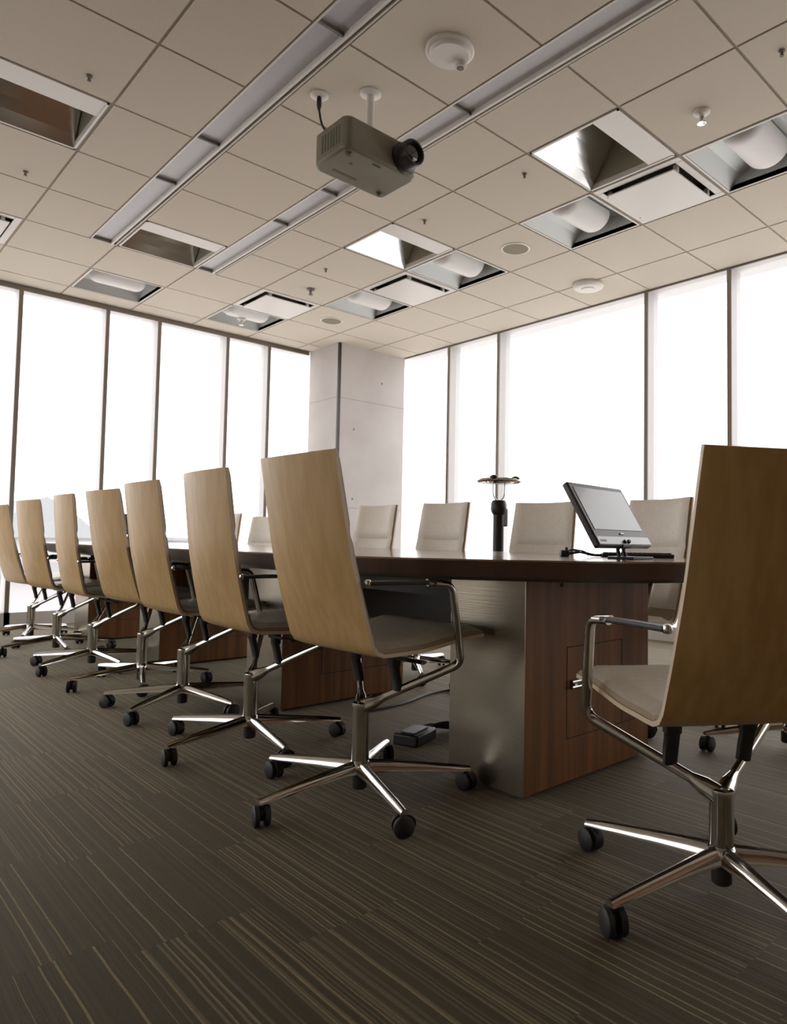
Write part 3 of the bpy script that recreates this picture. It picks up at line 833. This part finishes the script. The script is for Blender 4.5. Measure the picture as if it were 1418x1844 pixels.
ARM_LO = (0.263, 0.176, 0.367); ARM_UP = (0.275, 0.117, 0.610); ARM_END = (0.212, -0.145, 0.617); COLLAR = 0.234
def make_chair():
    root = empty('office_chair')
    # base: hub, column, five legs with casters
    q = MB(); q.lathe([(0.030, 0.070), (0.034, 0.074), (0.034, 0.094), (0.031, 0.104), (0.027, 0.110)], n=26)
    hb = q.build('base_hub', M_chrome, root)
    q = MB(); q.lathe([(0.019, 0.022), (0.023, 0.026), (0.023, 0.072)], n=22)
    q.build('hub_plug', M_blackmetal, hb)
    q = MB(); q.lathe([(0.0275, 0.0), (0.0275, 0.132), (0.0285, 0.138), (0.0275, 0.144), (0.018, 0.147)], n=26)
    q.build('column', M_chrome, root, loc=(0, 0, 0.09))
    for k in range(5):
        q = MB()
        pts = [(0.022, 0, 0.092), (0.10, 0, 0.088), (0.20, 0, 0.081), (0.30, 0, 0.073), (0.350, 0, 0.068)]
        rings = []
        for (x, y, z), hw, hh in zip(pts, (0.021, 0.018, 0.016, 0.014, 0.012), (0.019, 0.016, 0.0125, 0.010, 0.007)):
            rings.append([(x, -hw, z-hh), (x, -hw*0.95, z-hh*0.2), (x, -hw*0.45, z+hh*0.75), (x, 0, z+hh), (x, hw*0.45, z+hh*0.75), (x, hw*0.95, z-hh*0.2), (x, hw, z-hh)])
        q.rings(rings)
        q.bm.normal_update()
        for f in q.bm.faces:
            c_ = f.calc_center_median()
            if len(f.verts) == 4 and abs(c_.y) < 0.007 and c_.x > 0.05 and abs(f.calc_center_median().z - min(v.co.z for v in f.verts)) < 0.02 and f.normal.z*f.normal.z > 0.5 and min(v.co.z for v in f.verts) > 0.062 + 0.0: f.material_index = 1
        leg = q.build('base_leg', [M_chrome, M_legtop], root)
        leg.rotation_euler = (0, 0, radians(72*k))
        q = MB()
        q.lathe([(0.007, 0.004), (0.007, 0.030)], n=10)
        ca = MB()
        for s in (-1, 1):
            pr = [(s*0.006, 0.020), (s*0.008, 0.0285), (s*0.020, 0.0285), (s*0.024, 0.022), (s*0.0245, 0.001)]
            ca.rings([[(r*cos(2*pi*i/22), yy, 0.0285 + r*sin(2*pi*i/22)) for i in range(22)] for yy, r in pr])
        # fork body
        ca.rings([[(0.012+r*cos(2*pi*i/16), yy, 0.034 + r*sin(2*pi*i/16)) for i in range(16)] for yy, r in ((-0.007, 0.0235), (0.007, 0.0235))])
        ca.lathe([(0.008, 0.046), (0.008, 0.066)], n=12)
        q.bm.free()
        cs_ = ca.build('caster', M_rubber, leg)
        cs_.location = (0.338, 0, 0.0)
        cs_.rotation_euler = (0, 0, radians((35, 160, 250, 80, 310)[k]))
    # arms: one chrome sweep each side, from the column collar to the armrest end
    for s in (-1, 1):
        q = MB()
        A0 = (0.0, -0.004, COLLAR-0.012)
        path = smooth_path([(s*0.010, 0.004, COLLAR-0.014), (s*0.05, 0.035, COLLAR+0.012), (s*ARM_LO[0], ARM_LO[1], ARM_LO[2]), (s*ARM_UP[0], ARM_UP[1], ARM_UP[2]), (s*0.262, 0.03, ARM_UP[2]+0.006)], 0.030, 6)
        n_ = len(path)
        ra = [0.013 + 0.011*max(0, 1 - k/5.0) for k in range(n_)]
        rb_ = [0.0100 + 0.009*max(0, 1 - k/5.0) for k in range(n_)]
        q.tube(path, ra, rb_, n=14, upref=(s*0.3, 1, 0.25), power=2.6)
        arm = q.build('arm', M_chrome, root)
        q = MB()
        rest = smooth_path([(s*0.266, 0.055, ARM_UP[2]+0.006), (s*0.245, -0.04, ARM_UP[2]+0.008), (s*ARM_END[0], ARM_END[1], ARM_END[2])], 0.06, 5)
        q.tube(rest, [0.014]*len(rest), [0.007]*len(rest), n=12, power=3.0)
        q.build('armrest', M_black, arm)
        q = MB()
        e = Vector((s*ARM_END[0], ARM_END[1], ARM_END[2]))
        q.lathe([(0.003, -0.011), (0.009, -0.008), (0.0115, 0), (0.009, 0.008), (0.003, 0.011)], (e.x, e.y-0.004, e.z), n=14)
        q.build('arm_cap', M_chrome, arm)
    # black struts from the arms up to the shell and the tilt box
    for s in (-1, 1):
        q = MB()
        q.tube([(s*0.096, 0.064, 0.276), (s*0.097, 0.056, 0.315), (s*0.098, 0.047, 0.350), (s*0.098, 0.047, 0.352), (s*0.098, 0.047, 0.398)], [0.017, 0.018, 0.018, 0.021, 0.023], [0.011, 0.011, 0.012, 0.015, 0.017], n=12, upref=(0, 1, 0), power=3.5)
        q.build('strut', M_black, root)
    q = MB()
    q.box(-0.085, 0.0, 0.386, 0.085, 0.15, 0.400)
    q.build('tilt_mechanism', M_black, root)
    q = MB(); q.tube([(0.08, 0.03, 0.380), (0.185, 0.05, 0.378)], [0.006, 0.006], n=8); q.tube([(0.17, 0.047, 0.378), (0.225, 0.055, 0.377)], [0.015, 0.015], [0.006, 0.006], n=10)
    q.build('lever', M_black, root)
    # shell and upholstery
    n = len(PROF)-1
    q = MB(); layered(q, 0, n, 0.0, 0.011, 0.0, 0.0, edge_mi=1)
    sh = q.build('shell', [M_shell, M_shell_edge], root, loc=(0, 0, SH_Z))
    ib = next(i for i in range(n) if PROF[i].z < 0.47)
    isq = next(i for i in range(n) if PROF[i].y > -0.085 and PROF[i].z < 0.43)
    seam = next(i for i in range(n) if PROF[i].z < 0.765)
    q = MB(); layered(q, 0, ib, 0.0115, 0.034, 0.005, 0.008, round_edge=True, seam=seam, edge_mi=1)
    q.build('back_pad', [M_pad, M_pad_edge], sh)
    q = MB(); layered(q, ib, isq, 0.0115, 0.022, 0.006, 0.010, round_edge=False)
    q.build('lumbar_bend', M_pad_edge, sh)
    q = MB(); layered(q, isq-1, n, 0.0115, 0.040, 0.004, 0.008, round_edge=True, edge_mi=1)
    q.build('seat_pad', [M_seat, M_pad_edge], sh)
    return root

proto = make_chair()
KM = kid_map(proto)
LIFTED = ('arm', 'strut', 'tilt_mechanism', 'lever', 'shell')
def place_chair(first, x, y, th, h, tilt, star, label, group):
    if first: r = proto
    else: r = copy_tree(proto, KM)
    r.location = (x, y, 0)
    r.rotation_euler = (0, 0, radians(th) - pi/2)
    rz = r.rotation_euler.z
    k = 0
    for c in children(r):
        base = c.name.split('.')[0]
        if base == 'base_leg':
            c.rotation_euler = (0, 0, radians(star + 72*k) - rz); k += 1
        elif base == 'column':
            c.scale = (1, 1, (0.152+h)/0.152)
        elif base == 'shell':
            c.location = (0, 0, SH_Z + h); c.rotation_euler = (radians(tilt), 0, 0)
        elif base in LIFTED:
            c.location = (0, 0, h)
    tag(r, label, 'chair', group)
    return r
GL = 'office chairs along the left side of the table'
GR = 'office chairs along the window side of the table'
specs = [
 # first, x, y, facing, lift, tilt, star, label
 (1.560, 0.744, 56.8, 0.0, 0.0, 24.1, 'nearest oak-backed office chair, cut by the right edge in front of the table end', 'office chairs at the near end of the table'),
 (1.308, 1.795, 1.5, 0.053, 0.0, 38.2, 'large oak-backed office chair in the centre, nearest of the left row', GL),
 (1.316, 2.527, -1.6, 0.037, -4.3, 47, 'oak-backed office chair second from the centre in the left row', GL),
 (1.355, 3.262, 0.7, 0.039, -3.1, 68, 'oak-backed office chair third from the centre in the left row', GL),
 (1.405, 3.929, 5.5, 0.040, -1.3, 36, 'oak-backed office chair in the middle of the left row, fourth from the centre', GL),
 (1.360, 4.624, -0.1, 0.024, -6.0, 63, 'narrow-looking oak-backed office chair, third from the far end of the left row', GL),
 (1.360, 5.400, 7.0, 0.023, -3.7, 50, 'oak-backed office chair second from the far end of the left row', GL),
 (1.370, 6.150, 6.0, 0.022, -0.1, 34, 'farthest oak-backed office chair, cut by the left edge of the picture', GL),
 (2.784, 1.802, 168.9, 0.028, 0.0, 15, 'cream-fronted office chair behind the tilted monitor and the nearest chair', GR),
 (2.753, 2.409, 188.5, 0.030, 0.0, 50, 'cream-fronted office chair between the black cylinder and the monitor', GR),
 (2.713, 3.192, 185.7, 0.048, 0.0, 20, 'cream-fronted office chair left of the black cylinder, before the right windows', GR),
 (2.710, 3.890, 186.2, 0.050, 0.0, 64, 'cream-fronted office chair in front of the concrete column', GR),
 (2.790, 5.556, 193.2, 0.000, 0.0, 30, 'cream-fronted office chair partly hidden just left of the large central chair', GR),
 (2.727, 6.191, 201.0, 0.037, 0.0, 5, 'farthest cream-fronted office chair, only its edge seen left of the column', GR),
 (2.850, 1.090, 140.0, 0.030, 0.0, 145, 'office chair mostly hidden behind the nearest chair, its casters at the right edge', 'office chairs at the near end of the table'),
]
for i, (x, y, th, h, tl, st, lb, gr) in enumerate(specs):
    place_chair(i == 0, x, y, th, h, tl, st, lb, gr)

# ------------------------------------------------------------------ things on the table
# tilted all-in-one monitor
def monitor(x, y, rz, tilt, lift, label, sc=1.0):
    o = empty('monitor', (x, y, TH), rz)
    q = MB(); q.prism([(-0.075, -0.06), (0.075, -0.06), (0.085, 0.03), (0.03, 0.06), (-0.03, 0.06), (-0.085, 0.03)], 0.0, 0.008)
    q.build('stand_base', M_black, o, bevel=0.002)
    q = MB()
    q.tube(smooth_path([(-0.02, 0.02, 0.008), (-0.02, 0.03, 0.035), (-0.012, 0.0, 0.062)], 0.02), 0.007, n=10)
    q.tube(smooth_path([(0.02, 0.02, 0.008), (0.02, 0.03, 0.035), (0.012, 0.0, 0.062)], 0.02), 0.007, n=10)
    q.tube([(-0.03, 0.01, 0.045), (0.03, 0.01, 0.045)], 0.010, n=12)
    q.build('hinge', M_black, o)
    w, hh, t_ = 0.19*sc, 0.25*sc, 0.024
    q = MB(); q.box(-w, 0, 0, w, t_, hh)
    bz = q.build('bezel', M_bezel, o, bevel=0.006); bz.location = (0, 0.0, lift); bz.rotation_euler = (tilt, 0, 0)
    q = MB(); q.box(-w+0.022, -0.0015, 0.062*sc, w-0.020, 0.003, hh-0.020); q.build('screen', M_screen, bz)
    q = MB(); q.box(-w+0.006, -0.0022, 0.005, w-0.006, 0.003, 0.034*sc); sp_ = q.build('control_strip', M_silver, bz)
    q = MB(); q.box(-0.012, -0.003, 0.044*sc, 0.014, 0.001, 0.050*sc); q.build('emblem', M_silver, bz)
    q = MB(); q.tube([(0.0, -0.0035, 0.020), (0.0, 0.0, 0.020)], 0.003, n=12); q.build('power_button', M_bezel, bz)
    for k in range(5):
        q = MB(); q.box(-w+0.02+0.008*k, -0.0028, 0.014, -w+0.024+0.008*k, 0.0, 0.022); q.build('speaker_slot', M_bezel, bz)
    tag(o, label, 'monitor')
    return o
monitor(2.068, 1.32, radians(5), radians(-31), 0.045, 'black-framed monitor tilted back on a short stand, pale screen, beside the nearest chair')

# black cylindrical device with a ring on wires
o = empty('conference_speaker', (1.93, 1.80, TH)); o.scale = (1, 1, 1.3)
q = MB(); q.lathe([(0.021, 0.0), (0.021, 0.012)], n=28); q.build('foot', M_clear, o)
q = MB(); q.lathe([(0.0205, 0.010), (0.0205, 0.118), (0.027, 0.126), (0.030, 0.134), (0.030, 0.150), (0.025, 0.160), (0.010, 0.162)], n=28); q.build('cylinder', M_black, o)
q = MB(); q.prism([(0.012, -0.014), (0.040, -0.012), (0.044, 0.0), (0.040, 0.012), (0.012, 0.014)], 0.085, 0.138); q.build('side_pod', M_black, o, bevel=0.004)
q = MB()
for s in (-1, 1): q.tube(smooth_path([(s*0.010, 0, 0.160), (s*0.030, 0, 0.172), (s*0.034, 0, 0.215)], 0.02), 0.0022, n=8)
q.build('wire_yoke', M_chrome, o)
q = MB()
rr = [(0.050, 0.003), (0.078, 0.0), (0.085, 0.004), (0.076, 0.011), (0.054, 0.012)]
n = 36
vs = [[q.bm.verts.new((r*cos(2*pi*i/n), r*sin(2*pi*i/n), 0.212+z)) for i in range(n)] for r, z in rr]
for a in range(len(vs)):
    A_, B_ = vs[a], vs[(a+1) % len(vs)]
    for i in range(n):
        f = q.bm.faces.new((A_[i], A_[(i+1) % n], B_[(i+1) % n], B_[i])); f.smooth = True
q.build('ring', M_chrome, o)
for k, (ax, ay) in enumerate(((-0.058, -0.028), (0.034, 0.056), (0.036, -0.052))):
    q = MB(); q.lathe([(0.004, -0.002), (0.017, 0.0), (0.015, 0.012), (0.003, 0.016)], (ax, ay, 0.216), n=18); q.build('pickup', M_blackmetal, o)
tag(o, 'slim black cylinder device topped by a wire-held metal ring on the table', 'conference device')

# desk phone / adapter with cable, keyboard, papers
o = empty('cable_adapter', (2.16, 1.64, TH), radians(-40))
q = MB(); q.box(-0.035, -0.02, 0, -0.002, 0.022, 0.024); q.build('block', M_black, o, bevel=0.004)
q = MB(); q.tube(smooth_path([(-0.005, 0, 0.010), (0.03, -0.03, 0.018), (0.06, 0.02, 0.016), (0.085, -0.01, 0.008), (0.11, 0.015, 0.006), (0.15, 0.0, 0.006)], 0.03), 0.0055, n=10)
q.tube(smooth_path([(-0.005, 0.01, 0.020), (0.02, 0.03, 0.026), (0.055, -0.01, 0.020), (0.08, 0.02, 0.008)], 0.03), 0.0045, n=10)
q.build('cord', M_black, o)
q = MB(); q.lathe([(0.006, 0.02), (0.006, 0.034), (0.002, 0.036)], (-0.01, 0.0, 0), n=10); q.build('plug', M_black, o)
tag(o, 'small black adapter with coiled cable on the table left of the monitor', 'cable')
o = empty('keyboard', (2.365, 1.47, TH), radians(-52))
q = MB(); q.box(-0.135, -0.055, 0, 0.135, 0.055, 0.014); kb = q.build('case', M_black, o, bevel=0.004)
q = MB()
for i in range(14):
    for j in range(5):
        q.box(-0.127+0.0182*i, -0.047+0.019*j, 0.0142, -0.112+0.0182*i, -0.032+0.019*j, 0.0185)
q.build('keys', M_bezel, kb)
tag(o, 'low black keyboard lying on the table right of the monitor stand', 'keyboard')

o = empty('monitor', (1.67, 4.98, TH), radians(125))
q = MB(); q.lathe([(0.07, 0), (0.07, 0.008), (0.015, 0.012), (0.012, 0.09)], n=26); q.build('stand_base', M_black, o)
q = MB(); q.box(-0.12, -0.012, 0.065, 0.12, 0.012, 0.205); mo = q.build('bezel', M_bezel, o, bevel=0.004); mo.rotation_euler = (radians(-8), 0, 0)
q = MB(); q.box(-0.11, -0.0135, 0.078, 0.11, -0.011, 0.195); q.build('screen', M_screen, mo)
tag(o, 'small dark screen on the table glimpsed between two oak chair backs at left', 'monitor')

# floor box with cables under the table
o = empty('floor_power_box', (1.83, 2.13, 0), radians(20))
q = MB(); q.prism([(-0.10, -0.055), (0.06, -0.055), (0.06, 0.055), (-0.10, 0.055)], 0.0, 0.045); q.build('case', M_black, o, bevel=0.008)
q = MB(); q.box(-0.08, -0.03, 0.0455, 0.03, 0.03, 0.050); q.build('socket_plate', M_bezel, o)
q = MB(); q.tube(smooth_path([(0.05, 0.0, 0.02), (0.12, -0.04, 0.045), (0.18, -0.10, 0.035), (0.17, -0.19, 0.012), (0.05, -0.23, 0.010)], 0.06), 0.011, n=12)
q.tube(smooth_path([(0.05, 0.03, 0.02), (0.13, 0.02, 0.030), (0.19, -0.05, 0.013), (0.24, -0.15, 0.010)], 0.06), 0.010, n=12)
q.build('cord', M_black, o)
tag(o, 'black floor power box with thick looped cable on the carpet under the table', 'power box')
o = empty('floor_cable', (0, 0, 0))
q = MB(); q.tube(smooth_path([(1.93, 2.62, 0.007), (2.15, 2.62, 0.007), (2.42, 2.72, 0.007), (2.62, 2.70, 0.007)], 0.2), 0.006, n=8); q.build('cord', M_black, o)
tag(o, 'thin dark cable lying on the carpet beyond the central chair', 'cable')
